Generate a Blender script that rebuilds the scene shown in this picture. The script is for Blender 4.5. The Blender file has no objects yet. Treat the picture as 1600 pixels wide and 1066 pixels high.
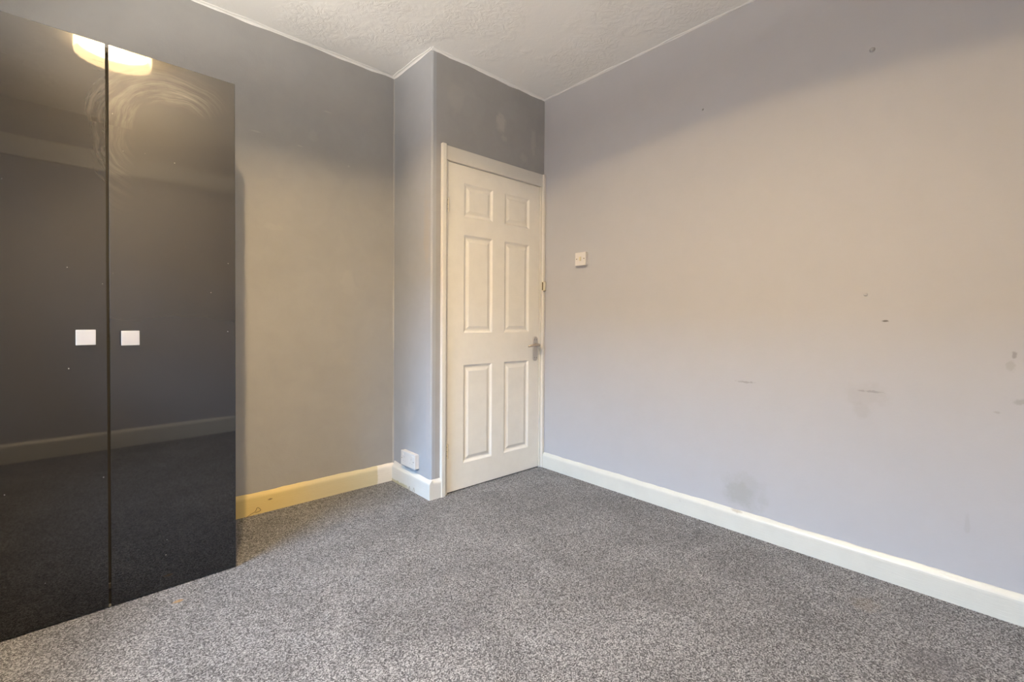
import bpy, bmesh, math, random
from mathutils import Vector, Matrix

random.seed(7)
S = bpy.context.scene
COL = S.collection

# ------------------------------------------------------------------ camera
YAW, PITCH, ROLL = 0.8333, -0.0145, 0.0063
F_PX, HC, Y0 = 721.33, 1.0347, 511.11
cy, sy, cp, sp = math.cos(YAW), math.sin(YAW), math.cos(PITCH), math.sin(PITCH)
Fv = Vector((cy * cp, sy * cp, sp))
Rv = Vector((sy, -cy, 0.0))
Uv = Rv.cross(Fv)
cr, sr = math.cos(ROLL), math.sin(ROLL)
R2 = Rv * cr + Uv * sr
U2 = -Rv * sr + Uv * cr
cam_d = bpy.data.cameras.new('camera')
cam = bpy.data.objects.new('camera', cam_d)
COL.objects.link(cam)
M = Matrix((R2, U2, -Fv)).transposed().to_4x4()
M.translation = Vector((0, 0, HC))
cam.matrix_world = M
cam_d.sensor_fit = 'HORIZONTAL'
cam_d.sensor_width = 36.0
cam_d.lens = 36.0 * F_PX / 1600.0
cam_d.shift_y = (Y0 - 533.0) / 1600.0
cam_d.clip_start = 0.02
S.camera = cam

# ------------------------------------------------------------------ world, light, exposure
SKY_STRENGTH = 36.0
GROUND_STRENGTH = 46.0
LAMP_STRENGTH = 5500.0
S.view_settings.view_transform = 'Standard'
S.view_settings.look = 'None'
S.view_settings.gamma = 1.0
S.view_settings.use_curve_mapping = False
S.view_settings.exposure = 0.2
w = bpy.data.worlds.new('overcast_sky')
S.world = w
w.use_nodes = True
nt = w.node_tree
nt.nodes.clear()
out = nt.nodes.new('ShaderNodeOutputWorld')
bg = nt.nodes.new('ShaderNodeBackground')
tc = nt.nodes.new('ShaderNodeTexCoord')
sx = nt.nodes.new('ShaderNodeSeparateXYZ')
rp = nt.nodes.new('ShaderNodeValToRGB')
mp = nt.nodes.new('ShaderNodeMapRange')
mp.inputs['From Min'].default_value = -1
mp.inputs['From Max'].default_value = 1
nt.links.new(tc.outputs['Generated'], sx.inputs[0])
nt.links.new(sx.outputs['Z'], mp.inputs['Value'])
nt.links.new(mp.outputs[0], rp.inputs[0])
SKY_COL = (0.61, 0.95, 1.38)
ZENITH_COL = (0.55, 0.92, 1.44)
GROUND_COL = (1.10, 1.0, 0.86)
def sc_(c, f): return (c[0] * f, c[1] * f, c[2] * f, 1)
e = rp.color_ramp.elements
e[0].position = 0.0; e[0].color = sc_(GROUND_COL, GROUND_STRENGTH)
e[1].position = 1.0; e[1].color = sc_(ZENITH_COL, SKY_STRENGTH)
a = e.new(0.49); a.color = sc_(GROUND_COL, GROUND_STRENGTH)
a = e.new(0.51); a.color = sc_(SKY_COL, SKY_STRENGTH)
nt.links.new(rp.outputs[0], bg.inputs[0])
bg.inputs[1].default_value = 1.0
nt.links.new(bg.outputs[0], out.inputs[0])

cyc = S.cycles
cyc.use_denoising = True
try:
    cyc.denoiser = 'OPENIMAGEDENOISE'
    cyc.denoising_input_passes = 'RGB_ALBEDO_NORMAL'
except Exception:
    pass
cyc.max_bounces = 14
cyc.diffuse_bounces = 8
cyc.glossy_bounces = 5
cyc.transmission_bounces = 6
cyc.transparent_max_bounces = 8
cyc.sample_clamp_indirect = 6.0
cyc.caustics_reflective = False
cyc.caustics_refractive = False

# ------------------------------------------------------------------ room dimensions (metres)
H = 2.58
XR, XL = 2.359, -1.20          # right wall, window wall
YB, YD, YR = 2.716, 2.27, -0.48  # back wall, door wall, rear wall
XA = 1.4365                    # return of the chimney breast
WY0, WY1, WZ0, WZ1 = 0.62, 1.92, 0.95, 2.05   # window opening
T = 0.38                       # wall thickness

# portal that only guides sampling of the sky through the window
pl = bpy.data.lights.new('window_portal', 'AREA')
pl.shape = 'RECTANGLE'; pl.size = WZ1 - WZ0; pl.size_y = WY1 - WY0
pl.cycles.is_portal = True
po = bpy.data.objects.new('window_portal', pl)
COL.objects.link(po)
po.matrix_world = Matrix.Translation((XL - 0.33, (WY0 + WY1) / 2, (WZ0 + WZ1) / 2)) @ Matrix.Rotation(-math.pi / 2, 4, 'Y')

# ------------------------------------------------------------------ node helpers
def new_mat(name):
    m = bpy.data.materials.new(name)
    m.use_nodes = True
    b = m.node_tree.nodes['Principled BSDF']
    return m, m.node_tree, b

class NT:
    def __init__(s, nt): s.nt = nt
    def n(s, t, **kw):
        x = s.nt.nodes.new(t)
        for k, v in kw.items(): setattr(x, k, v)
        return x
    def l(s, a, b): s.nt.links.new(a, b)
    def coord(s):
        # object coordinates: every setting mesh is built in world coordinates
        return s.n('ShaderNodeTexCoord').outputs['Object']
    def math(s, op, a, b=None, c=None, clamp=False):
        m = s.n('ShaderNodeMath', operation=op, use_clamp=clamp)
        for i, v in enumerate((a, b, c)):
            if v is None: continue
            if isinstance(v, (int, float)): m.inputs[i].default_value = v
            else: s.l(v, m.inputs[i])
        return m.outputs[0]
    def noise(s, scale, detail=2, rough=0.5, vec=None, dist=0.0):
        x = s.n('ShaderNodeTexNoise')
        x.inputs['Scale'].default_value = scale
        x.inputs['Detail'].default_value = detail
        x.inputs['Roughness'].default_value = rough
        x.inputs['Distortion'].default_value = dist
        s.l(vec if vec is not None else s.coord(), x.inputs['Vector'])
        return x.outputs['Fac']
    def rng(s, v, a, b, c=0.0, d=1.0, smooth=False):
        x = s.n('ShaderNodeMapRange')
        if smooth: x.interpolation_type = 'SMOOTHSTEP'
        for k, q in zip(('From Min', 'From Max', 'To Min', 'To Max'), (a, b, c, d)): x.inputs[k].default_value = q
        s.l(v, x.inputs['Value'])
        return x.outputs[0]
    def mix(s, fac, a, b, blend='MIX'):
        x = s.n('ShaderNodeMix', data_type='RGBA', blend_type=blend)
        for i, v in ((0, fac), (6, a), (7, b)):
            if isinstance(v, (int, float)): x.inputs[i].default_value = v
            elif isinstance(v, tuple): x.inputs[i].default_value = (*v, 1)
            else: s.l(v, x.inputs[i])
        return x.outputs[2]
    def bump(s, height, strength, dist, b, normal=None):
        x = s.n('ShaderNodeBump')
        x.inputs['Strength'].default_value = strength
        x.inputs['Distance'].default_value = dist
        s.l(height, x.inputs['Height'])
        if normal is not None: s.l(normal, x.inputs['Normal'])
        if b is not None: s.l(x.outputs[0], b.inputs['Normal'])
        return x.outputs[0]
    def spot(s, c, r, wob=0.5, nscale=18.0, soft=0.6):
        """mask of a ragged ellipsoidal mark at c with radii r (object coordinates)"""
        mp = s.n('ShaderNodeMapping', vector_type='POINT')
        mp.inputs['Location'].default_value = [-c[i] / r[i] for i in range(3)]
        mp.inputs['Scale'].default_value = [1 / r[i] for i in range(3)]
        s.l(s.coord(), mp.inputs['Vector'])
        ln = s.n('ShaderNodeVectorMath', operation='LENGTH')
        s.l(mp.outputs[0], ln.inputs[0])
        nz = s.noise(nscale, 4, 0.65)
        d = s.math('ADD', ln.outputs['Value'], s.math('MULTIPLY', s.math('SUBTRACT', nz, 0.5), wob * 2.6))
        return s.rng(d, 1.0 - soft, 1.0, 1.0, 0.0, True)

# ------------------------------------------------------------------ materials
def wall_mat(name, base, dark, marks=(), bump=0.25, rough=0.62, mottle=0.5):
    m, t, b = new_mat(name)
    k = NT(t)
    big = k.noise(2.2, 4, 0.6)
    mid = k.noise(9.0, 3, 0.6, dist=0.6)
    f = k.rng(k.math('ADD', k.math('MULTIPLY', big, 0.6), k.math('MULTIPLY', mid, 0.4)), 0.35, 0.65, 0.0, mottle)
    c = k.mix(f, base, dark)
    for pos, rad, colr, amt, wob, ns in marks:
        c = k.mix(k.math('MULTIPLY', k.spot(pos, rad, wob, ns), amt), c, colr)
    k.l(c, b.inputs['Base Color'])
    b.inputs['Roughness'].default_value = rough
    b.inputs['Specular IOR Level'].default_value = 0.35
    n1 = k.noise(140, 3, 0.6)
    n2 = k.noise(7, 4, 0.55)
    nb = k.bump(n2, 0.22, 0.012, None)
    k.bump(n1, bump, 0.0012, b, nb)
    return m

GREY = (0.365, 0.368, 0.370); GREY2 = (0.305, 0.309, 0.312)
LILAC = (0.445, 0.458, 0.495); LILAC2 = (0.413, 0.424, 0.458)
SCR = (0.50, 0.49, 0.46)
m_grey = wall_mat('grey_wall_paint', GREY, GREY2, [
    ((0.935, YB, 2.07), (0.03, 0.03, 0.05), SCR, 0.14, 0.9, 30),
    ((1.014, YB, 2.235), (0.03, 0.03, 0.006), SCR, 0.35, 0.8, 60),
    ((0.64, YB, 2.02), (0.035, 0.03, 0.006), SCR, 0.35, 0.8, 60),
    ((0.86, YB, 2.00), (0.02, 0.03, 0.006), SCR, 0.4, 0.7, 70),
    ((1.14, YB, 1.95), (0.008, 0.03, 0.008), SCR, 0.5, 0.6, 70),
    ((0.73, YB, 1.53), (0.07, 0.03, 0.02), SCR, 0.12, 0.8, 20),
    ((1.14, YB, 1.26), (0.05, 0.03, 0.09), SCR, 0.12, 0.8, 14)])
m_alcove = wall_mat('grey_wall_paint_patchy', (0.385, 0.405, 0.44), (0.32, 0.337, 0.365), [
    ((XA, 2.32, 1.55), (0.05, 0.05, 0.3), (0.40, 0.37, 0.33), 0.5, 0.6, 12),
    ((XA, 2.30, 0.45), (0.05, 0.03, 0.35), (0.42, 0.42, 0.44), 0.6, 0.5, 14),
    ((XA, 2.52, 0.46), (0.05, 0.07, 0.10), (0.44, 0.45, 0.47), 0.4, 0.7, 14)])
m_door_wall = wall_mat('grey_wall_paint_over_door', GREY, GREY2, [
    ((1.955, YD, 2.305), (0.055, 0.03, 0.075), (0.50, 0.49, 0.46), 0.55, 0.45, 26),
    ((1.985, YD, 2.215), (0.03, 0.03, 0.03), (0.46, 0.45, 0.43), 0.4, 0.6, 40),
    ((2.25, YD, 2.26), (0.03, 0.03, 0.12), (0.45, 0.44, 0.42), 0.4, 0.6, 26),
    ((2.16, YD, 2.13), (0.05, 0.03, 0.04), (0.45, 0.44, 0.42), 0.35, 0.6, 30),
    ((1.60, YD, 2.36), (0.07, 0.03, 0.12), (0.43, 0.42, 0.40), 0.35, 0.5, 16)], mottle=0.7)
m_rear = wall_mat('pale_rear_wall_paint', (0.47, 0.48, 0.52), (0.44, 0.45, 0.49))
m_right = wall_mat('lilac_grey_wall_paint', LILAC, LILAC2, [
    ((XR, 0.410, 0.752), (0.03, 0.050, 0.006), (0.20, 0.195, 0.195), 0.5, 0.9, 55),
    ((XR, 0.419, 0.735), (0.03, 0.09, 0.06), (0.345, 0.335, 0.335), 0.22, 0.6, 22),
    ((XR, 0.44, 0.67), (0.03, 0.035, 0.04), (0.329, 0.319, 0.315), 0.25, 0.5, 22),
    ((XR, 0.897, 0.741), (0.03, 0.05, 0.007), (0.252, 0.245, 0.252), 0.55, 0.9, 60),
    ((XR, 0.365, 1.041), (0.03, 0.014, 0.005), (0.119, 0.112, 0.112), 0.9, 0.5, 80),
    ((XR, 0.012, 0.925), (0.03, 0.008, 0.018), (0.175, 0.168, 0.168), 0.5, 0.7, 80),
    ((XR, 0.02, 0.885), (0.03, 0.012, 0.03), (0.308, 0.301, 0.301), 0.35, 0.8, 60),
    ((XR, -0.01, 0.765), (0.03, 0.03, 0.012), (0.210, 0.203, 0.203), 0.35, 0.8, 60),
    ((XR, 0.05, 0.72), (0.03, 0.01, 0.006), (0.252, 0.245, 0.245), 0.35, 0.8, 60),
    ((XR, 0.92, 0.185), (0.03, 0.075, 0.07), (0.308, 0.319, 0.301), 0.40, 0.7, 24),
    ((XR, 0.90, 0.20), (0.03, 0.13, 0.12), (0.343, 0.350, 0.343), 0.35, 0.6, 14),
    ((XR, 0.12, 0.30), (0.03, 0.010, 0.05), (0.343, 0.336, 0.343), 0.25, 0.6, 40)],
    bump=0.18, mottle=0.45)

m_ceil, t, b = new_mat('artex_ceiling_paint')
k = NT(t)
b.inputs['Base Color'].default_value = (0.90, 0.90, 0.89, 1)
b.inputs['Roughness'].default_value = 0.75
nA = k.noise(16, 5, 0.62, dist=2.2)
nB = k.noise(3.2, 3, 0.5)
patch = k.rng(nB, 0.42, 0.60, 0.15, 1.0, True)
k.bump(k.math('MULTIPLY', nA, patch), 0.55, 0.012, b)

def paint_white(name, base=(0.80, 0.79, 0.755), rough=0.33, extra=None, bump=0.25):
    m, t, b = new_mat(name)
    k = NT(t)
    c = k.mix(k.rng(k.noise(11, 4, 0.6), 0.4, 0.65, 0, 0.5), base, tuple(x * 0.93 for x in base))
    if extra: c = extra(k, c)
    k.l(c, b.inputs['Base Color'])
    b.inputs['Roughness'].default_value = rough
    st = k.n('ShaderNodeMapping'); st.inputs['Scale'].default_value = (6, 6, 90)
    k.l(k.coord(), st.inputs['Vector'])
    k.bump(k.noise(3, 3, 0.5, st.outputs[0]), bump, 0.0015, b)
    return m

m_white = paint_white('white_gloss_paint', (0.83, 0.815, 0.76))
m_frame = paint_white('cream_gloss_frame', (0.70, 0.685, 0.635))

def bb_right(k, c):
    c = k.mix(k.math('MULTIPLY', k.spot((XR - 0.01, 0.93, 0.100), (0.02, 0.035, 0.010), 0.5, 60), 0.8), c, (0.45, 0.42, 0.37))
    return k.mix(k.math('MULTIPLY', k.spot((XR - 0.01, 1.22, 0.065), (0.02, 0.006, 0.006), 0.4, 60), 0.7), c, (0.5, 0.5, 0.48))
m_bb_right = paint_white('white_skirting_paint', (0.64, 0.645, 0.60), 0.35, bb_right, 0.5)

def bb_back(k, c):
    sp = k.n('ShaderNodeSeparateXYZ'); k.l(k.coord(), sp.inputs[0])
    x = k.math('ADD', sp.outputs['X'], k.math('MULTIPLY', k.math('SUBTRACT', k.noise(30, 3), 0.5), 0.03))
    f = k.rng(x, 1.318, 1.324, 1.0, 0.0)
    c = k.mix(f, c, k.mix(k.rng(k.math('ADD', sp.outputs['X'], k.math('MULTIPLY', k.math('SUBTRACT', k.noise(4, 3), 0.5), 0.3)), 0.65, 1.2, 0, 1, True), (0.69, 0.555, 0.25), (0.64, 0.60, 0.43)))  # yellower towards the wardrobe: warm lamp light put into the aged cream
    return k.mix(k.math('MULTIPLY', k.spot((0.70, YB - 0.018, 0.065), (0.014, 0.02, 0.006), 0.6, 60), 0.9), c, (0.22, 0.14, 0.07))
m_bb_back = paint_white('old_cream_skirting_paint', (0.80, 0.78, 0.73), 0.4, bb_back, 0.6)

def bb_alc(k, c):
    sp = k.n('ShaderNodeSeparateXYZ'); k.l(k.coord(), sp.inputs[0])
    z = k.math('ADD', sp.outputs['Z'], k.math('MULTIPLY', k.math('SUBTRACT', k.noise(40, 3), 0.5), 0.03))
    f = k.math('MULTIPLY', k.rng(z, 0.014, 0.020, 1.0, 0.0), k.rng(sp.outputs['Y'], 2.44, 2.54, 0.0, 1.0))
    return k.mix(f, c, (0.50, 0.47, 0.32))
m_bb_alc = paint_white('fresh_white_skirting_paint', (0.70, 0.70, 0.67), 0.4, bb_alc, 0.5)

# carpet
m_carpet, t, b = new_mat('grey_twist_carpet')
k = NT(t)
fine = k.noise(360, 3, 0.8)
vor = k.n('ShaderNodeTexVoronoi'); vor.inputs['Scale'].default_value = 300
k.l(k.coord(), vor.inputs['Vector'])
sp_ = k.n('ShaderNodeSeparateColor'); k.l(vor.outputs['Color'], sp_.inputs[0])
yarn = k.math('ADD', k.math('MULTIPLY', fine, 0.55), k.math('MULTIPLY', sp_.outputs[0], 0.45))
cr_ = k.n('ShaderNodeValToRGB'); k.l(yarn, cr_.inputs[0])
e = cr_.color_ramp.elements
e[0].position = 0.31; e[0].color = (0.035, 0.036, 0.040, 1)
e[1].position = 0.74; e[1].color = (0.475, 0.482, 0.51, 1)
x = e.new(0.52); x.color = (0.182, 0.186, 0.199, 1)
trod = k.rng(k.noise(2.6, 5, 0.62, dist=0.8), 0.36, 0.66, 0.80, 1.12)
c = k.mix(1.0, cr_.outputs[0], trod, 'MULTIPLY')
for p_, r_, cc, am in [((0.224, 2.055, 0), (0.022, 0.014, 0.05), (0.42, 0.25, 0.09), 0.75),
                       ((0.90, 2.287, 0), (0.07, 0.03, 0.05), (0.10, 0.11, 0.13), 0.35),
                       ((0.98, 2.05, 0), (0.10, 0.05, 0.05), (0.10, 0.10, 0.11), 0.25),
                       ((2.09, 0.367, 0), (0.07, 0.05, 0.05), (0.30, 0.24, 0.17), 0.22),
                       ((1.88, 0.16, 0), (0.12, 0.10, 0.05), (0.10, 0.10, 0.12), 0.30),
                       ((0.92, 1.25, 0), (0.10, 0.06, 0.05), (0.11, 0.11, 0.13), 0.22)]:
    c = k.mix(k.math('MULTIPLY', k.spot(p_, r_, 0.6, 40), am), c, cc)
k.l(c, b.inputs['Base Color'])
b.inputs['Roughness'].default_value = 0.95
b.inputs['Specular IOR Level'].default_value = 0.1
b.inputs['Sheen Weight'].default_value = 0.15
k.bump(yarn, 0.9, 0.006, b)

# wardrobe gloss (object coords: local x along the front, z up)
def gloss(name, glare):
    m, t, b = new_mat(name)
    k = NT(t)
    base = k.mix(k.noise(2.0, 3), (0.006, 0.006, 0.0072), (0.0045, 0.0045, 0.0055))
    # curved wiping smears left in the dust near the top
    sp = k.n('ShaderNodeSeparateXYZ'); k.l(k.coord(), sp.inputs[0])
    dx = k.math('SUBTRACT', sp.outputs['X'], 0.225)
    dz = k.math('SUBTRACT', sp.outputs['Z'], 1.715)
    wob = k.math('MULTIPLY', k.math('SUBTRACT', k.noise(5, 2), 0.5), 0.07)
    rad = k.math('ADD', k.math('SQRT', k.math('ADD', k.math('MULTIPLY', dx, dx), k.math('MULTIPLY', dz, dz))), wob)
    ang_ = k.math('ARCTAN2', dz, dx)
    cv = k.n('ShaderNodeCombineXYZ')
    k.l(k.math('MULTIPLY', rad, 75.0), cv.inputs[0]); k.l(k.math('MULTIPLY', ang_, 1.1), cv.inputs[1])
    streak = k.rng(k.noise(1.0, 4, 0.7, cv.outputs[0]), 0.42, 0.70, 0, 1)
    band = k.math('MULTIPLY', k.rng(rad, 0.115, 0.150, 0, 1, True), k.rng(rad, 0.19, 0.29, 1, 0, True))
    band = k.math('MULTIPLY', band, k.math('MULTIPLY', k.rng(ang_, 0.6, 1.3, 0, 1, True), k.rng(ang_, 2.9, 3.14, 1, 0.55, True)))
    tail = k.math('MULTIPLY', k.math('MULTIPLY', k.rng(dx, -0.26, -0.19, 0, 1, True), k.rng(dx, -0.17, -0.10, 1, 0, True)), k.math('MULTIPLY', k.rng(dz, -0.35, 0.0, 0, 0.7, True), k.rng(dz, 0.0, 0.02, 1, 0)))
    # straighter diagonal wipe marks
    mp_ = k.n('ShaderNodeMapping'); mp_.inputs['Rotation'].default_value = (0, math.radians(32), 0); mp_.inputs['Scale'].default_value = (1.2, 1, 38)
    k.l(k.coord(), mp_.inputs['Vector'])
    diag = k.rng(k.noise(1.6, 3, 0.6, mp_.outputs[0]), 0.48, 0.72, 0, 1)
    dmask = k.math('MULTIPLY', k.rng(sp.outputs['Z'], 1.55, 1.85, 0, 0.55, True), k.rng(sp.outputs['X'], 0.02, 0.08, 1, 0, True))
    smear = k.math('MAXIMUM', k.math('MULTIPLY', k.math('MAXIMUM', band, tail), streak), k.math('MULTIPLY', k.math('MULTIPLY', diag, dmask), 0.30))
    base = k.mix(k.math('MULTIPLY', smear, 0.5), base, (0.15, 0.14, 0.125))
    # dust specks
    vs = k.n('ShaderNodeTexVoronoi'); vs.inputs['Scale'].default_value = 34
    k.l(k.coord(), vs.inputs['Vector'])
    sc = k.n('ShaderNodeSeparateColor'); k.l(vs.outputs['Color'], sc.inputs[0])
    speck = k.math('MULTIPLY', k.rng(vs.outputs['Distance'], 0.03, 0.07, 1, 0), k.rng(sc.outputs[0], 0.84, 0.86, 0, 1))
    base = k.mix(k.math('MULTIPLY', speck, 0.5), base, (0.42, 0.41, 0.40))
    k.l(base, b.inputs['Base Color'])
    # lamp glare painted into the specular tint as haze, fading towards the floor
    haze = k.rng(k.math('ADD', sp.outputs['Z'], k.math('MULTIPLY', k.math('SUBTRACT', k.noise(3.0, 3), 0.5), 0.2)), 0.35, 1.55, 0.06, glare * 2, True)
    b.inputs['IOR'].default_value = 1.5
    cf = k.n('ShaderNodeCombineColor')
    for q in range(3): k.l(haze, cf.inputs[q])
    k.l(cf.outputs[0], b.inputs['Specular Tint'])
    b.inputs['Roughness'].default_value = 0.43
    b.inputs['Coat Weight'].default_value = 1.0
    b.inputs['Coat IOR'].default_value = 1.78
    k.l(k.math('ADD', k.math('MULTIPLY', smear, 0.03), 0.03), b.inputs['Coat Roughness'])
    k.bump(k.noise(26, 2), 0.05, 0.0006, b)
    return m
m_gloss_left = gloss('dark_grey_gloss_laminate_less_haze', 0.17)  # left door: weaker painted haze, so it reads darker
m_gloss = gloss('dark_grey_gloss_laminate', 0.47)

def plain(name, colr, rough=0.5, metal=0.0, bump=0.0):
    m, t, b = new_mat(name)
    k = NT(t)
    c = k.mix(k.noise(20, 3), colr, tuple(x * 0.93 for x in colr))
    k.l(c, b.inputs['Base Color'])
    b.inputs['Roughness'].default_value = rough
    b.inputs['Metallic'].default_value = metal
    if bump: k.bump(k.noise(120, 3), bump, 0.001, b)
    return m
m_carcass = plain('dark_brown_carcass_board', (0.07, 0.062, 0.055), 0.5)
m_knob = plain('pale_satin_knob', (0.38, 0.37, 0.37), 0.42)
m_plastic = plain('white_switch_plastic', (0.70, 0.69, 0.68), 0.35)
m_rocker = plain('yellowed_rocker_plastic', (0.68, 0.63, 0.46), 0.35)
m_screw = plain('dull_steel_screw', (0.32, 0.30, 0.27), 0.45, 0.8)
m_nickel = plain('satin_nickel', (0.62, 0.59, 0.55), 0.36, 0.75)
m_lever = plain('worn_bronze_lever', (0.55, 0.46, 0.37), 0.36, 0.8)
m_brass = plain('painted_cream_hinge', (0.74, 0.71, 0.62), 0.4)
m_dark = plain('gap_shade_black', (0.02, 0.02, 0.02), 0.8)
m_keep = plain('ivory_keeper_plastic', (0.72, 0.68, 0.55), 0.35)
m_nub = plain('painted_over_plug', (0.44, 0.45, 0.47), 0.55)
m_thread = plain('brown_carpet_yarn', (0.14, 0.085, 0.05), 0.9)
m_thread2 = plain('grey_carpet_yarn', (0.34, 0.32, 0.29), 0.9)
m_enamel = plain('white_enamel', (0.85, 0.83, 0.79), 0.4)

# opal diffuser of the ceiling light: hot core over the light source, paler towards its rim (object coords)
LAMP_COL = (1.0, 0.70, 0.36)
m_opal, t, b = new_mat('glowing_opal_diffuser')
k = NT(t)
ln = k.n('ShaderNodeVectorMath', operation='LENGTH'); of_ = k.n('ShaderNodeVectorMath', operation='SUBTRACT'); of_.inputs[1].default_value = (-0.112, 0.0, -0.02)
k.l(k.coord(), of_.inputs[0]); k.l(of_.outputs[0], ln.inputs[0])
core = k.rng(ln.outputs['Value'], 0.025, 0.042, 1.0, 0.024, True)
b.inputs['Base Color'].default_value = (0.85, 0.83, 0.78, 1)
b.inputs['Emission Color'].default_value = (*LAMP_COL, 1)
k.l(k.math('MULTIPLY', core, LAMP_STRENGTH), b.inputs['Emission Strength'])

m_shade = bpy.data.materials.new('translucent_shade_fabric')
m_shade.use_nodes = True
t = m_shade.node_tree; t.nodes.clear()
k = NT(t)
df = k.n('ShaderNodeBsdfDiffuse'); df.inputs['Color'].default_value = (0.85, 0.82, 0.76, 1)
tl = k.n('ShaderNodeBsdfTranslucent'); tl.inputs['Color'].default_value = (0.88, 0.84, 0.76, 1)
mx = k.n('ShaderNodeMixShader'); mx.inputs[0].default_value = 0.75
o_ = k.n('ShaderNodeOutputMaterial')
k.l(df.outputs[0], mx.inputs[1]); k.l(tl.outputs[0], mx.inputs[2]); k.l(mx.outputs[0], o_.inputs[0])

m_glass = bpy.data.materials.new('window_glass')
m_glass.use_nodes = True
t = m_glass.node_tree; t.nodes.clear()
k = NT(t)
tr = k.n('ShaderNodeBsdfTransparent'); gl = k.n('ShaderNodeBsdfGlossy'); gl.inputs['Roughness'].default_value = 0.0
mx = k.n('ShaderNodeMixShader'); fr = k.n('ShaderNodeFresnel'); fr.inputs['IOR'].default_value = 1.3
o_ = k.n('ShaderNodeOutputMaterial')
k.l(fr.outputs[0], mx.inputs[0]); k.l(tr.outputs[0], mx.inputs[1]); k.l(gl.outputs[0], mx.inputs[2]); k.l(mx.outputs[0], o_.inputs[0])

# ------------------------------------------------------------------ mesh helpers
def link(name, me, mat, parent=None, smooth=False):
    o = bpy.data.objects.new(name, me)
    COL.objects.link(o)
    if mat: me.materials.append(mat)
    if smooth:
        for p in me.polygons: p.use_smooth = True
    if parent: o.parent = parent
    return o

def from_bm(name, bm, mat, parent=None, smooth=False):
    bmesh.ops.recalc_face_normals(bm, faces=bm.faces)
    me = bpy.data.meshes.new(name)
    bm.to_mesh(me); bm.free()
    return link(name, me, mat, parent, smooth)

def bm_box(bm, x0, x1, y0, y1, z0, z1, bev=0.0, seg=2):
    tmp = bmesh.new()
    bmesh.ops.create_cube(tmp, size=1)
    for v in tmp.verts:
        v.co = Vector(((x0 + x1) / 2 + v.co.x * (x1 - x0), (y0 + y1) / 2 + v.co.y * (y1 - y0), (z0 + z1) / 2 + v.co.z * (z1 - z0)))
    if bev: bmesh.ops.bevel(tmp, geom=tmp.edges[:], offset=bev, segments=seg, profile=0.5, affect='EDGES')
    me = bpy.data.meshes.new('t'); tmp.to_mesh(me); tmp.free()
    bm.from_mesh(me); bpy.data.meshes.remove(me)

def boxes(name, lst, mat, parent=None, bev=0.0, seg=2):
    bm = bmesh.new()
    for q in lst: bm_box(bm, *q, bev=bev, seg=seg)
    return from_bm(name, bm, mat, parent)

def bm_cyl(bm, p0, p1, r0, r1=None, n=16, caps=True):
    p0, p1 = Vector(p0), Vector(p1)
    r1 = r0 if r1 is None else r1
    d = (p1 - p0); L = d.length
    mtx = Matrix.Translation((p0 + p1) / 2) @ d.to_track_quat('Z', 'Y').to_matrix().to_4x4()
    bmesh.ops.create_cone(bm, cap_ends=caps, segments=n, radius1=r0, radius2=r1, depth=L, matrix=mtx)

def bm_tube(bm, pts, radii, n=12):
    pts = [Vector(p) for p in pts]
    rings = []
    up = Vector((0, 0, 1))
    for i, p in enumerate(pts):
        d = (pts[min(i + 1, len(pts) - 1)] - pts[max(i - 1, 0)]).normalized()
        u = d.cross(up)
        if u.length < 1e-4: u = d.cross(Vector((0, 1, 0)))
        u.normalize(); v = u.cross(d)
        r = radii[i] if hasattr(radii, '__len__') else radii
        ru, rv = r if hasattr(r, '__len__') else (r, r)
        rings.append([bm.verts.new(p + u * ru * math.cos(2 * math.pi * j / n) + v * rv * math.sin(2 * math.pi * j / n)) for j in range(n)])
    for a, b_ in zip(rings, rings[1:]):
        for j in range(n): bm.faces.new((a[j], a[(j + 1) % n], b_[(j + 1) % n], b_[j]))
    bm.faces.new(rings[0]); bm.faces.new(rings[-1])

def thing(name, label, cat, loc=(0, 0, 0), rotz=0.0, group=None):
    o = bpy.data.objects.new(name, None)
    o.empty_display_size = 0.1
    COL.objects.link(o)
    o.location = loc; o.rotation_euler = (0, 0, rotz)
    o['label'] = label; o['category'] = cat
    if group: o['group'] = group
    return o

def tag(o, label, cat, group=None):
    o['label'] = label; o['category'] = cat
    if group: o['group'] = group
    return o

def struct(o, label, cat):
    o['kind'] = 'structure'; o['label'] = label; o['category'] = cat
    return o

# ------------------------------------------------------------------ shell
struct(boxes('floor', [(XL - 0.1, XR + 0.1, YR - 0.1, YB + 0.1, -0.08, 0)], m_carpet), 'grey speckled twist pile carpet covering the whole floor', 'floor')
struct(boxes('ceiling', [(XL - T, XR + T, YR - T, YB + T, H, H + 0.12)], m_ceil), 'white ceiling with swirled textured coating', 'ceiling')
struct(boxes('wall_right', [(XR, XR + 0.12, YR - 0.12, YB + 0.12, -0.08, H)], m_right), 'pale lilac grey wall with scuffs and a light switch', 'wall')
struct(boxes('wall_back', [(XL - 0.1, XA + 0.02, YB, YB + 0.12, -0.08, H)], m_grey), 'darker grey wall behind the wardrobe', 'wall')
struct(boxes('wall_rear', [(XL - 0.1, XR + 0.1, YR - 0.12, YR, -0.08, H)], m_rear), 'grey wall behind the camera, mirrored in the wardrobe doors', 'wall')
struct(boxes('wall_left', [
    (XL - T, XL, YR - 0.1, WY0, -0.08, H), (XL - T, XL, WY1, YB + 0.1, -0.08, H),
    (XL - T, XL, WY0, WY1, -0.08, WZ0), (XL - T, XL, WY0, WY1, WZ1, H)], m_grey), 'grey wall with the window, outside the view', 'wall')

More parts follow.
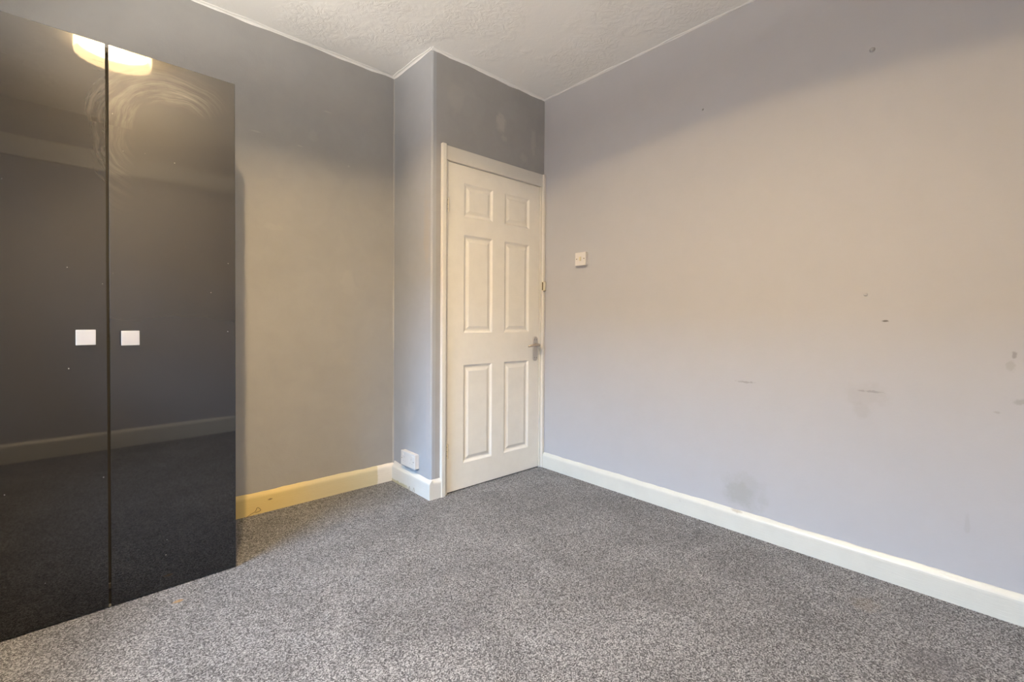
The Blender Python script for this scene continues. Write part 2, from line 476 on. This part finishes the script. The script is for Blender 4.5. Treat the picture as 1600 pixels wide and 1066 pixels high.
# return of the chimney breast with a rounded outer corner
bm = bmesh.new()
r = 0.012
prof = [(XA + 0.09, YB + 0.02), (XA, YB + 0.02)]
for i in range(7):
    a = math.pi + i / 6 * math.pi / 2
    prof.append((XA + r + r * math.cos(a), YD + r + r * math.sin(a)))
prof += [(XA + 0.03, YD), (XA + 0.03, YD + 0.06), (XA + 0.09, YD + 0.06)]
va = [bm.verts.new((x, y, -0.08)) for x, y in prof]
vb = [bm.verts.new((x, y, H)) for x, y in prof]
for i in range(len(prof)):
    j = (i + 1) % len(prof)
    bm.faces.new((va[i], va[j], vb[j], vb[i]))
bm.faces.new(va); bm.faces.new(vb)
struct(from_bm('wall_alcove', bm, m_alcove), 'narrow grey return wall with the double socket', 'wall')

LX0, LX1, LZ0, LZ1 = 1.553, 2.322, 0.007, 1.967      # door leaf
struct(boxes('wall_door', [
    (XA + 0.03, 1.512, YD, YD + 0.12, -0.08, H),
    (1.512, XR + 0.01, YD, YD + 0.12, 2.045, H),
    (1.512, XR + 0.01, YD + 0.075, YD + 0.12, -0.08, 2.045)], m_door_wall), 'dark grey wall over the door with pale filler patches', 'wall')

# ------------------------------------------------------------------ skirting boards: swept profile with a hand-painted, uneven top edge
def sweep(name, p0, p1, nrm, mat, h=0.108, th=0.018, jit=0.002, bigjit=None, cat='skirting board', label='', chop=(0.0, 0.0)):
    p0, p1, nrm = Vector(p0), Vector(p1), Vector(nrm)
    L = (p1 - p0).length
    n = max(2, int(L / 0.02))
    bm = bmesh.new()
    rows = []
    rr = random.Random(name)
    ph = [rr.uniform(0, 6.28) for _ in range(4)]
    for i in range(n + 1):
        s = L * i / n
        j = jit * (math.sin(s * 23 + ph[0]) * 0.5 + math.sin(s * 61 + ph[1]) * 0.35 + math.sin(s * 9 + ph[2]) * 0.5 + rr.uniform(-.3, .3))
        if bigjit: j += bigjit(s, rr)
        p = p0.lerp(p1, i / n)
        t0 = th + 0.0006 * math.sin(s * 5 + ph[3])
        pr = [(-0.004, -0.01), (t0, -0.01), (t0, h - 0.026), (t0 - 0.001, h - 0.019), (t0 - 0.004, h - 0.013), (t0 - 0.009, h - 0.007), (0.005, h - 0.002 + j * 0.3), (0.0012, h + j), (-0.004, h + j)]
        rows.append([bm.verts.new((p.x + nrm.x * u, p.y + nrm.y * u, z)) for u, z in pr])
    for a, b_ in zip(rows, rows[1:]):
        for q in range(len(a)):
            w_ = (q + 1) % len(a)
            bm.faces.new((a[q], a[w_], b_[w_], b_[q]))
    bm.faces.new(rows[0]); bm.faces.new(rows[-1])
    o = from_bm(name, bm, mat)
    return struct(o, label, cat)

TH = 0.018
sweep('baseboard_right', (XR, YR + TH, 0), (XR, 2.249, 0), (-1, 0, 0), m_bb_right, h=0.104, label='long white skirting board along the pale wall')
sweep('baseboard_back', (XL + TH, YB, 0), (XA - 0.001, YB, 0), (0, -1, 0), m_bb_back, h=0.112, label='old yellowed cream skirting board with a white painted end')
sweep('baseboard_alcove', (XA, YB - TH, 0), (XA, YD - TH, 0), (-1, 0, 0), m_bb_alc, h=0.112, jit=0.003,
      bigjit=lambda s, rr: max(0, 0.010 - abs(s - 0.05) * 0.09) + rr.uniform(0, 0.005) * (s < 0.28), label='short white skirting board below the double socket')
sweep('baseboard_door', (XA, YD, 0), (1.500, YD, 0), (0, -1, 0), m_bb_alc, h=0.112, jit=0.002, label='tiny white skirting end beside the door frame')
sweep('baseboard_rear', (XL + TH, YR, 0), (XR - TH, YR, 0), (0, 1, 0), m_bb_right, h=0.14, th=0.02, label='white skirting board behind the camera, mirrored low in the wardrobe')
sweep('baseboard_left', (XL, YR, 0), (XL, YB - TH, 0), (1, 0, 0), m_bb_right, h=0.108, label='white skirting board under the window')

# ------------------------------------------------------------------ uneven ceiling paint bead where walls meet the ceiling
def bead(n_, p0, p1, nrm, drop=0.010, outw=0.016):
    p0, p1, nrm = Vector(p0), Vector(p1), Vector(nrm)
    L = (p1 - p0).length
    n = max(2, int(L / 0.03))
    rr = random.Random(n_)
    ph = [rr.uniform(0, 6.28) for _ in range(3)]
    bm = bmesh.new(); rows = []
    for i in range(n + 1):
        s = L * i / n
        p = p0.lerp(p1, i / n)
        j = 1 + 0.25 * math.sin(s * 11 + ph[0]) + 0.2 * math.sin(s * 29 + ph[1]) + rr.uniform(-.12, .12)
        pr = [(-0.004, 0.006), (-0.004, -drop * j), (0.0012, -drop * j), (0.0025, -drop * j * 0.6), (outw * 0.5, -0.0035), (outw * j, -0.0025), (outw * j + 0.003, 0.006)]
        rows.append([bm.verts.new((p.x + nrm.x * u, p.y + nrm.y * u, H + z)) for u, z in pr])
    for a, b_ in zip(rows, rows[1:]):
        for q in range(len(a)):
            w_ = (q + 1) % len(a)
            bm.faces.new((a[q], a[w_], b_[w_], b_[q]))
    bm.faces.new(rows[0]); bm.faces.new(rows[-1])
    return from_bm('trim_%d' % n_, bm, m_ceil)
struct(bead(1, (XL, YB, 0), (XA, YB, 0), (0, -1, 0)), 'white paint bead where the back wall meets the ceiling', 'trim')
struct(bead(2, (XA, YB, 0), (XA, YD - 0.004, 0), (-1, 0, 0)), 'short white paint bead above the narrow return wall', 'trim')
struct(bead(3, (XA - 0.004, YD, 0), (XR, YD, 0), (0, -1, 0)), 'white paint bead above the wall over the door', 'trim')
struct(bead(4, (XR, YR, 0), (XR, YD, 0), (-1, 0, 0), 0.004, 0.012), 'thin white paint bead above the long pale wall', 'trim')
struct(boxes('trim_5', [(XL, XR, YR, YR + 0.022, 2.175, 2.325)], m_white, bev=0.006), 'white rail high on the wall behind the camera, mirrored in the wardrobe', 'trim')

# vertical filler line in the corner between the back wall and the return
bm = bmesh.new(); rr = random.Random(5); rows = []
for i in range(90):
    z = 0.11 + (H - 0.12) * i / 89
    a_ = 0.007 + 0.002 * math.sin(z * 7) + rr.uniform(-.001, .001)
    rows.append([bm.verts.new((XA - u, YB - v, z)) for u, v in ((-0.003, -0.003), (-0.003, a_), (a_ * 0.30, a_ * 0.42), (a_ * 0.42, a_ * 0.30), (a_, -0.003))])
for A_, B_ in zip(rows, rows[1:]):
    for q in range(5): bm.faces.new((A_[q], A_[(q + 1) % 5], B_[(q + 1) % 5], B_[q]))
bm.faces.new(rows[0]); bm.faces.new(rows[-1])
struct(from_bm('trim_6', bm, plain('pale_grey_filler', (0.43, 0.43, 0.42), 0.6)), 'thin pale filler line down the corner beside the narrow return wall', 'trim')

# ------------------------------------------------------------------ window (outside the view, lets the daylight in)
win = thing('window_1', 'white framed window on the left, outside the view', 'window', (0, 0, 0)); win['kind'] = 'structure'
fx0, fx1 = XL - 0.31, XL - 0.25
fw = 0.05
ym = (WY0 + WY1) / 2
boxes('window_frame', [(fx0, fx1, WY0, WY0 + fw, WZ0, WZ1), (fx0, fx1, WY1 - fw, WY1, WZ0, WZ1),
                       (fx0, fx1, WY0 + fw, WY1 - fw, WZ0, WZ0 + fw), (fx0, fx1, WY0 + fw, WY1 - fw, WZ1 - fw, WZ1),
                       (fx0, fx1, ym - 0.03, ym + 0.03, WZ0 + fw, WZ1 - fw)], m_white, win)
for y0_, y1_ in ((WY0 + fw, ym - 0.03), (ym + 0.03, WY1 - fw)):
    bm = bmesh.new()
    vs_ = [bm.verts.new(p) for p in ((fx0 + 0.03, y0_, WZ0 + fw), (fx0 + 0.03, y1_, WZ0 + fw), (fx0 + 0.03, y1_, WZ1 - fw), (fx0 + 0.03, y0_, WZ1 - fw))]
    bm.faces.new(vs_)
    from_bm('window_pane', bm, m_glass, win)
boxes('window_sill', [(XL - 0.25, XL + 0.06, WY0 - 0.03, WY1 + 0.03, WZ0 - 0.025, WZ0)], m_white, win, bev=0.005)

# unseen house added across the street to shade the low sky from the window
m_brick = plain('weathered_brick', (0.27, 0.20, 0.16), 0.9)
m_tile = plain('dark_roof_tile', (0.16, 0.13, 0.12), 0.8)
hs = thing('sky_blocking_house', 'unseen brick house added across the street to block the low sky', 'house', (-12.4, 1.4, -2.8)); hs['kind'] = 'structure'
boxes('brick_wall', [(-8.0, 0.0, -12.0, 12.0, 0.0, 6.8)], m_brick, hs)
bm = bmesh.new()
pts_ = [(0.35, 6.7), (-4.0, 8.3), (-8.35, 6.7)]
va = [bm.verts.new((x, -12.3, z)) for x, z in pts_]; vb = [bm.verts.new((x, 12.3, z)) for x, z in pts_]
for i in range(3): bm.faces.new((va[i], va[(i + 1) % 3], vb[(i + 1) % 3], vb[i]))
bm.faces.new(va); bm.faces.new(vb)
from_bm('roof', bm, m_tile, hs)

# ------------------------------------------------------------------ door
door = thing('door_1', 'cream white six panel interior door, closed, with lever handle', 'door', (0, 0, 0)); door['kind'] = 'structure'
PX = [(1.668, 1.896), (1.996, 2.222)]
PZ = [(0.16, 0.762), (0.955, 1.552), (1.660, 1.864)]
xs = [LX0, PX[0][0], PX[0][1], PX[1][0], PX[1][1], LX1]
zs = [LZ0, PZ[0][0], PZ[0][1], PZ[1][0], PZ[1][1], PZ[2][0], PZ[2][1], LZ1]
FY = YD + 0.004
bm = bmesh.new()
grid = [[bm.verts.new((x, FY, z)) for z in zs] for x in xs]
for i in range(5):
    for j in range(7):
        if i in (1, 3) and j in (1, 3, 5): continue
        bm.faces.new((grid[i][j], grid[i + 1][j], grid[i + 1][j + 1], grid[i][j + 1]))
ext = bmesh.ops.extrude_face_region(bm, geom=bm.faces[:])
for v in ext['geom']:
    if isinstance(v, bmesh.types.BMVert): v.co.y += 0.014
bm_box(bm, LX0, LX1, FY + 0.014, FY + 0.038, LZ0, LZ1)
leaf = from_bm('door_leaf', bm, m_white, door)
def panel(x0, x1, z0, z1):
    bm = bmesh.new()
    rings = [(0.0, 0.0), (0.003, 0.0012), (0.007, 0.004), (0.013, 0.0082), (0.018, 0.0095), (0.023, 0.0095), (0.026, 0.0085), (0.040, 0.0032), (0.043, 0.0026)]
    rv = []
    for ins, d in rings:
        rv.append([bm.verts.new(p) for p in ((x0 + ins, FY + d, z0 + ins), (x1 - ins, FY + d, z0 + ins), (x1 - ins, FY + d, z1 - ins), (x0 + ins, FY + d, z1 - ins))])
    for a, b_ in zip(rv, rv[1:]):
        for q in range(4):
            bm.faces.new((a[q], a[(q + 1) % 4], b_[(q + 1) % 4], b_[q]))
    bm.faces.new(rv[-1])
    bk = [bm.verts.new((v.co.x, FY + 0.0135, v.co.z)) for v in rv[0]]
    for q in range(4): bm.faces.new((rv[0][q], rv[0][(q + 1) % 4], bk[(q + 1) % 4], bk[q]))
    bm.faces.new(bk)
    return from_bm('panel', bm, m_white, leaf)
for z0_, z1_ in reversed(PZ):
    for x0_, x1_ in PX: panel(x0_, x1_, z0_, z1_)

# lining, architrave
boxes('door_lining', [(1.512, LX0 - 0.003, YD - 0.002, YD + 0.07, -0.005, LZ1 + 0.003),
                      (LX1 + 0.003, XR + 0.002, YD - 0.002, YD + 0.07, -0.005, LZ1 + 0.003),
                      (1.512, XR + 0.002, YD - 0.002, YD + 0.07, LZ1 + 0.003, 2.046)], m_frame, door, bev=0.0015, seg=1)
def arch(name, lst): return boxes(name, lst, m_frame, door, bev=0.004, seg=3)
arch('architrave', [(1.497, 1.526, YD - 0.022, YD + 0.001, -0.005, 2.058)])
arch('architrave', [(1.526, XR - 0.0005, YD - 0.008, YD + 0.001, LZ1 + 0.004, 2.056)])
arch('architrave', [(2.337, XR - 0.0005, YD - 0.020, YD + 0.001, -0.005, 2.056)])
# hinges
for zc in (1.713, 0.256):
    bm = bmesh.new()
    bm_cyl(bm, (LX0 - 0.001, YD - 0.003, zc - 0.043), (LX0 - 0.001, YD - 0.003, zc + 0.043), 0.0042, n=10)
    bm_box(bm, LX0 - 0.013, LX0 + 0.003, YD - 0.0028, YD + 0.003, zc - 0.038, zc + 0.038)
    hg = from_bm('hinge', bm, m_brass, door)
    bm = bmesh.new()
    for dz in (-0.026, 0.0, 0.026): bm_cyl(bm, (LX0 - 0.008, YD - 0.0036, zc + dz), (LX0 - 0.008, YD - 0.002, zc + dz), 0.0025, n=8)
    from_bm('hinge_screw', bm, m_screw, hg)
# lever handle
HX, HZ = 2.283, 0.838
bm = bmesh.new()
outl = []
wd, hh = 0.021, 0.083
for i in range(25):
    a = math.pi * i / 24
    outl.append((HX + wd * math.cos(a), HZ + hh - 0.024 + 0.024 * math.sin(a) ** 0.8))
for i in range(25):
    a = math.pi + math.pi * i / 24
    outl.append((HX + wd * math.cos(a), HZ - hh + 0.024 - 0.024 * abs(math.sin(a)) ** 0.8))
vf = [bm.verts.new((x, FY - 0.006, z)) for x, z in outl]
vm = [bm.verts.new((HX + (x - HX) * 1.09, FY - 0.004, HZ + (z - HZ) * 1.03)) for x, z in outl]
vk = [bm.verts.new((HX + (x - HX) * 1.12, FY, HZ + (z - HZ) * 1.035)) for x, z in outl]
for A_, B_ in ((vf, vm), (vm, vk)):
    for i in range(len(A_)):
        j = (i + 1) % len(A_); bm.faces.new((A_[i], A_[j], B_[j], B_[i]))
bm.faces.new(vf); bm.faces.new(vk)
plate = from_bm('handle_plate', bm, m_nickel, door)
plate['label'] = 'satin metal back plate with four screws'
bm = bmesh.new()
zl = HZ + 0.026
bm_cyl(bm, (HX, FY - 0.006, zl), (HX, FY - 0.013, zl), 0.0125, 0.0105, 20)
pts = [(HX, FY - 0.010, zl), (HX, FY - 0.030, zl), (HX - 0.002, FY - 0.042, zl + 0.001), (HX - 0.009, FY - 0.051, zl + 0.002), (HX - 0.022, FY - 0.054, zl + 0.003), (HX - 0.05, FY - 0.053, zl + 0.003), (HX - 0.08, FY - 0.051, zl), (HX - 0.098, FY - 0.047, zl - 0.003), (HX - 0.106, FY - 0.041, zl - 0.006)]
bm_tube(bm, pts, [0.0085, 0.0085, 0.009, 0.0092, 0.009, (0.0075, 0.0085), (0.0065, 0.0085), (0.006, 0.0075), (0.004, 0.005)], 14)
from_bm('lever', bm, m_lever, plate, True)['label'] = 'darker metal lever'
for dx in (-0.010, 0.010):
    for dz in (-0.062, 0.062):
        bm = bmesh.new(); bm_cyl(bm, (HX + dx, FY - 0.0055, HZ + dz), (HX + dx, FY - 0.0072, HZ + dz), 0.0038, 0.0030, 10)
        from_bm('screw', bm, m_screw, plate)
# keeper of a surface bolt on the right architrave
keeper = boxes('bolt_keeper', [(2.322, 2.350, YD - 0.034, YD - 0.018, 1.240, 1.246), (2.322, 2.350, YD - 0.034, YD - 0.018, 1.302, 1.308),
                      (2.335, 2.352, YD - 0.034, YD - 0.018, 1.240, 1.308), (2.322, 2.352, YD - 0.021, YD - 0.018, 1.240, 1.308)], m_keep, door, bev=0.0012, seg=1)
boxes('keeper_slot', [(2.3235, 2.334, YD - 0.0225, YD - 0.020, 1.247, 1.301)], plain('shadowed_keeper_slot', (0.22, 0.19, 0.12), 0.7), keeper)

# ------------------------------------------------------------------ wardrobe
SL = 0.0259
ang = math.atan(SL)
wr = thing('wardrobe', 'dark grey high gloss two door wardrobe with square pale knobs', 'wardrobe', (0.0, 2.1665, 0.0), ang)
WXL, WXR, WT = -0.362, 0.4405, 1.995
DT = 0.018                       # doors
D1 = 0.505
def part(name, q, mat, bev=0.001): return boxes(name, [q], mat, wr, bev=bev, seg=2)
part('side_panel', (WXL, WXL + 0.016, DT + 0.002, D1, 0.0, WT - 0.004), m_carcass)
part('side_panel', (WXR - 0.016, WXR, DT + 0.002, D1, 0.0, WT - 0.004), m_carcass)
part('top_panel', (WXL + 0.016, WXR - 0.016, DT + 0.002, D1, WT - 0.022, WT - 0.004), m_carcass)
part('dark_gap_backing', (0.033, 0.049, DT + 0.010, D1 - 0.01, 0.002, WT - 0.022), m_dark)  # near-black board added so the gap between the doors reads as shade
part('bottom_panel', (WXL + 0.016, WXR - 0.016, DT + 0.002, D1, 0.06, 0.078), m_carcass)
part('plinth', (WXL + 0.016, WXR - 0.016, DT + 0.03, DT + 0.045, 0.0, 0.06), m_carcass)
part('back_panel', (WXL + 0.016, WXR - 0.016, D1 - 0.008, D1, 0.078, WT - 0.022), m_carcass, 0.0)
def knob(xc, zc, par):
    bm = bmesh.new()
    bm_box(bm, xc - 0.0255, xc + 0.0255, -0.030, -0.021, zc - 0.0262, zc + 0.0262, bev=0.0016, seg=2)
    o = from_bm('knob', bm, m_knob, par)
    bm = bmesh.new()
    bm_cyl(bm, (xc, -0.022, zc), (xc, 0.0, zc), 0.0075, 0.0095, 16)
    st = from_bm('knob_stem', bm, m_knob, par, False)
    return o
ld = part('door', (WXL + 0.003, 0.0375, 0.0, DT, 0.004, WT), m_gloss_left, 0.0014)
rd = part('door', (0.0445, WXR - 0.004, 0.0, DT, 0.004, WT), m_gloss, 0.0014)
knob(-0.018, 0.9670, ld)
knob(0.0995, 0.9625, rd)

# ------------------------------------------------------------------ light switch on the pale wall
swx = XR - 0.026
sw = thing('light_switch', 'square white light switch on a surface box, high on the pale wall beside the door', 'light switch', (XR, 1.9165, 1.434))
loc = sw.location
def rel(o, root):
    """keep a mesh built in world coordinates under an Empty that sits elsewhere"""
    o.data.transform(Matrix.Translation(-Vector(root.location)))
    return o
rel(boxes('back_box', [(swx + 0.008, XR, 1.8745, 1.9585, 1.3925, 1.4755)], m_plastic, sw, bev=0.002), sw)
rel(boxes('faceplate', [(swx, swx + 0.009, 1.873, 1.960, 1.391, 1.477)], m_plastic, sw, bev=0.003), sw)
rk = bmesh.new(); bm_box(rk, swx - 0.005, swx + 0.001, 1.910, 1.923, 1.422, 1.447, bev=0.0012)
rel(from_bm('rocker', rk, m_rocker, sw), sw)
for yy in (1.8865, 1.9465):
    bm = bmesh.new(); bm_cyl(bm, (swx + 0.0005, yy, 1.4345), (swx - 0.0014, yy, 1.4345), 0.0042, n=12)
    rel(from_bm('screw', bm, m_screw, sw), sw)

# ------------------------------------------------------------------ double socket on the return wall
so = thing('double_socket', 'white double wall socket on a surface box, low on the narrow return wall', 'socket', (XA, 2.48, 0.187))
sx0 = XA - 0.031
SY0, SY1, SZ0, SZ1 = 2.396, 2.562, 0.143, 0.231
rel(boxes('back_box', [(sx0 + 0.009, XA, SY0 + 0.0015, SY1 - 0.0015, SZ0 + 0.0015, SZ1 - 0.0015)], m_plastic, so, bev=0.002), so)
rel(boxes('faceplate', [(sx0, sx0 + 0.010, SY0, SY1, SZ0, SZ1)], m_plastic, so, bev=0.004), so)
for yc in (2.438, 2.520):
    rel(boxes('socket_switch', [(sx0 - 0.004, sx0 + 0.001, yc - 0.006 + (0.018 if yc > 2.48 else -0.018), yc + 0.006 + (0.018 if yc > 2.48 else -0.018), 0.203, 0.222)], m_plastic, so, bev=0.001), so)
    bm = bmesh.new()
    for dy, z0_, z1_ in ((0, 0.192, 0.201), ):
        bm_box(bm, sx0 - 0.0004, sx0 + 0.002, yc - 0.002, yc + 0.002, z0_, z1_)
    for dy in (-0.011, 0.011): bm_box(bm, sx0 - 0.0004, sx0 + 0.002, yc + dy - 0.0032, yc + dy + 0.0032, 0.170, 0.174)
    rel(from_bm('pin_slots', bm, plain('shadowed_pin_slot', (0.50, 0.50, 0.52), 0.7), so), so)
for yy in (2.4105, 2.5475):
    bm = bmesh.new(); bm_cyl(bm, (sx0 + 0.0005, yy, 0.186), (sx0 - 0.001, yy, 0.186), 0.0035, n=10)
    rel(from_bm('screw', bm, m_screw, so), so)

# ------------------------------------------------------------------ old screws and plugs left in the pale wall
for (yy, zz, rr_, dd, mt, lb) in [
        (0.422, 2.147, 0.0085, 0.010, m_nub, 'painted over wall plug nub, the higher right one on the pale wall'),
        (1.129, 2.140, 0.0050, 0.007, m_nub, 'small painted over wall plug nub left of centre, high on the pale wall'),
        (0.430, 1.150, 0.0065, 0.006, m_nub, 'painted over wall plug nub in the middle of the pale wall, right of the switch')]:
    bm = bmesh.new()
    ny = 12
    prof_ = [(0.0, 1.0), (0.35, 0.95), (0.75, 0.75), (1.0, 0.45), (0.97, 0.12)]
    rings = []
    for d_, rq in [(0.0, 1.15), (0.18, 1.0), (0.55, 0.92), (0.85, 0.70), (1.0, 0.36)]:
        rings.append([bm.verts.new((XR - dd * d_, yy + rr_ * rq * math.cos(2 * math.pi * i / ny), zz + rr_ * rq * math.sin(2 * math.pi * i / ny))) for i in range(ny)])
    for A_, B_ in zip(rings, rings[1:]):
        for i in range(ny): bm.faces.new((A_[i], A_[(i + 1) % ny], B_[(i + 1) % ny], B_[i]))
    bm.faces.new(rings[-1]); bm.faces.new(rings[0])
    tag(from_bm('wall_plug', bm, mt, None, True), lb, 'wall plug', None)

# ------------------------------------------------------------------ loose threads of carpet
def thread(pts, rad, mat, label):
    bm = bmesh.new()
    # smooth by Catmull-Rom
    P = [Vector(p) for p in pts]; P = [P[0]] + P + [P[-1]]
    o = []
    for i in range(1, len(P) - 2):
        for s_ in range(6):
            u = s_ / 6
            a_, b_, c_, d_ = P[i - 1:i + 3]
            o.append(0.5 * ((2 * b_) + (-a_ + c_) * u + (2 * a_ - 5 * b_ + 4 * c_ - d_) * u * u + (-a_ + 3 * b_ - 3 * c_ + d_) * u ** 3))
    o.append(P[-2])
    bm_tube(bm, o, rad, 6)
    tag(from_bm('carpet_thread', bm, mat, None, True), label, 'thread')
yb = YB - TH
thread([(0.585, yb - 0.012, 0.001), (0.605, yb - 0.008, 0.010), (0.628, yb - 0.004, 0.018), (0.640, yb - 0.003, 0.036), (0.655, yb - 0.004, 0.022), (0.648, yb - 0.006, 0.016), (0.628, yb - 0.008, 0.014)], 0.0011, m_thread, 'brown loose carpet thread looping against the cream skirting by the wardrobe')
xa = XA - TH
thread([(xa - 0.012, 2.43, 0.001), (xa - 0.004, 2.425, 0.022), (xa - 0.003, 2.420, 0.030), (xa - 0.005, 2.412, 0.016), (xa - 0.012, 2.405, 0.001)], 0.0010, m_thread2, 'grey frayed carpet thread at the white skirting below the socket, nearer the door')
thread([(xa - 0.012, 2.475, 0.001), (xa - 0.004, 2.472, 0.026), (xa - 0.006, 2.468, 0.012), (xa - 0.014, 2.46, 0.001)], 0.0010, m_thread2, 'grey frayed carpet thread at the white skirting right below the socket')

# ------------------------------------------------------------------ ceiling light (seen mirrored in the wardrobe doors)
cl = thing('ceiling_light', 'round ceiling light in white drum shade, mirrored at top of wardrobe doors', 'ceiling light', (0.165, 0.85, H))
def disc_rings(name, prof, mat, wob=0.0):
    bm = bmesh.new()
    n = 64
    rings = []
    for rq, z in prof:
        rings.append([bm.verts.new((rq * (1 + wob * math.sin(17 * 2 * math.pi * i / n)) * math.cos(2 * math.pi * i / n), rq * (1 + wob * math.sin(17 * 2 * math.pi * i / n)) * math.sin(2 * math.pi * i / n), z)) for i in range(n)])
    for A_, B_ in zip(rings, rings[1:]):
        for i in range(n): bm.faces.new((A_[i], A_[(i + 1) % n], B_[(i + 1) % n], B_[i]))
    bm.faces.new(rings[-1]); bm.faces.new(rings[0])
    return from_bm(name, bm, mat, cl, False)
disc_rings('ceiling_plate', [(0.160, 0.0), (0.166, -0.002), (0.166, -0.006), (0.158, -0.0062)], m_enamel)
bm = bmesh.new()
n = 64
rings = []
for rq, z in [(0.168, -0.003), (0.169, -0.036), (0.168, -0.077)]:
    wv_ = [1 + 0.006 * math.sin(17 * 2 * math.pi * i / n) + 0.004 * math.sin(29 * 2 * math.pi * i / n) for i in range(n)]
    rings.append([bm.verts.new((rq * wv_[i] * math.cos(2 * math.pi * i / n), rq * wv_[i] * math.sin(2 * math.pi * i / n), z + (0.0015 * math.sin(23 * 2 * math.pi * i / n) if z < -0.07 else 0))) for i in range(n)])
for A_, B_ in zip(rings, rings[1:]):
    for i in range(n): bm.faces.new((A_[i], A_[(i + 1) % n], B_[(i + 1) % n], B_[i]))
from_bm('shade', bm, m_shade, cl, True)   # single skin: a thin translucent drum
disc_rings('diffuser', [(0.163, -0.0065), (0.163, -0.0145), (0.158, -0.0170), (0.12, -0.0185), (0.065, -0.020), (0.03, -0.0202)], m_opal, 0.004)
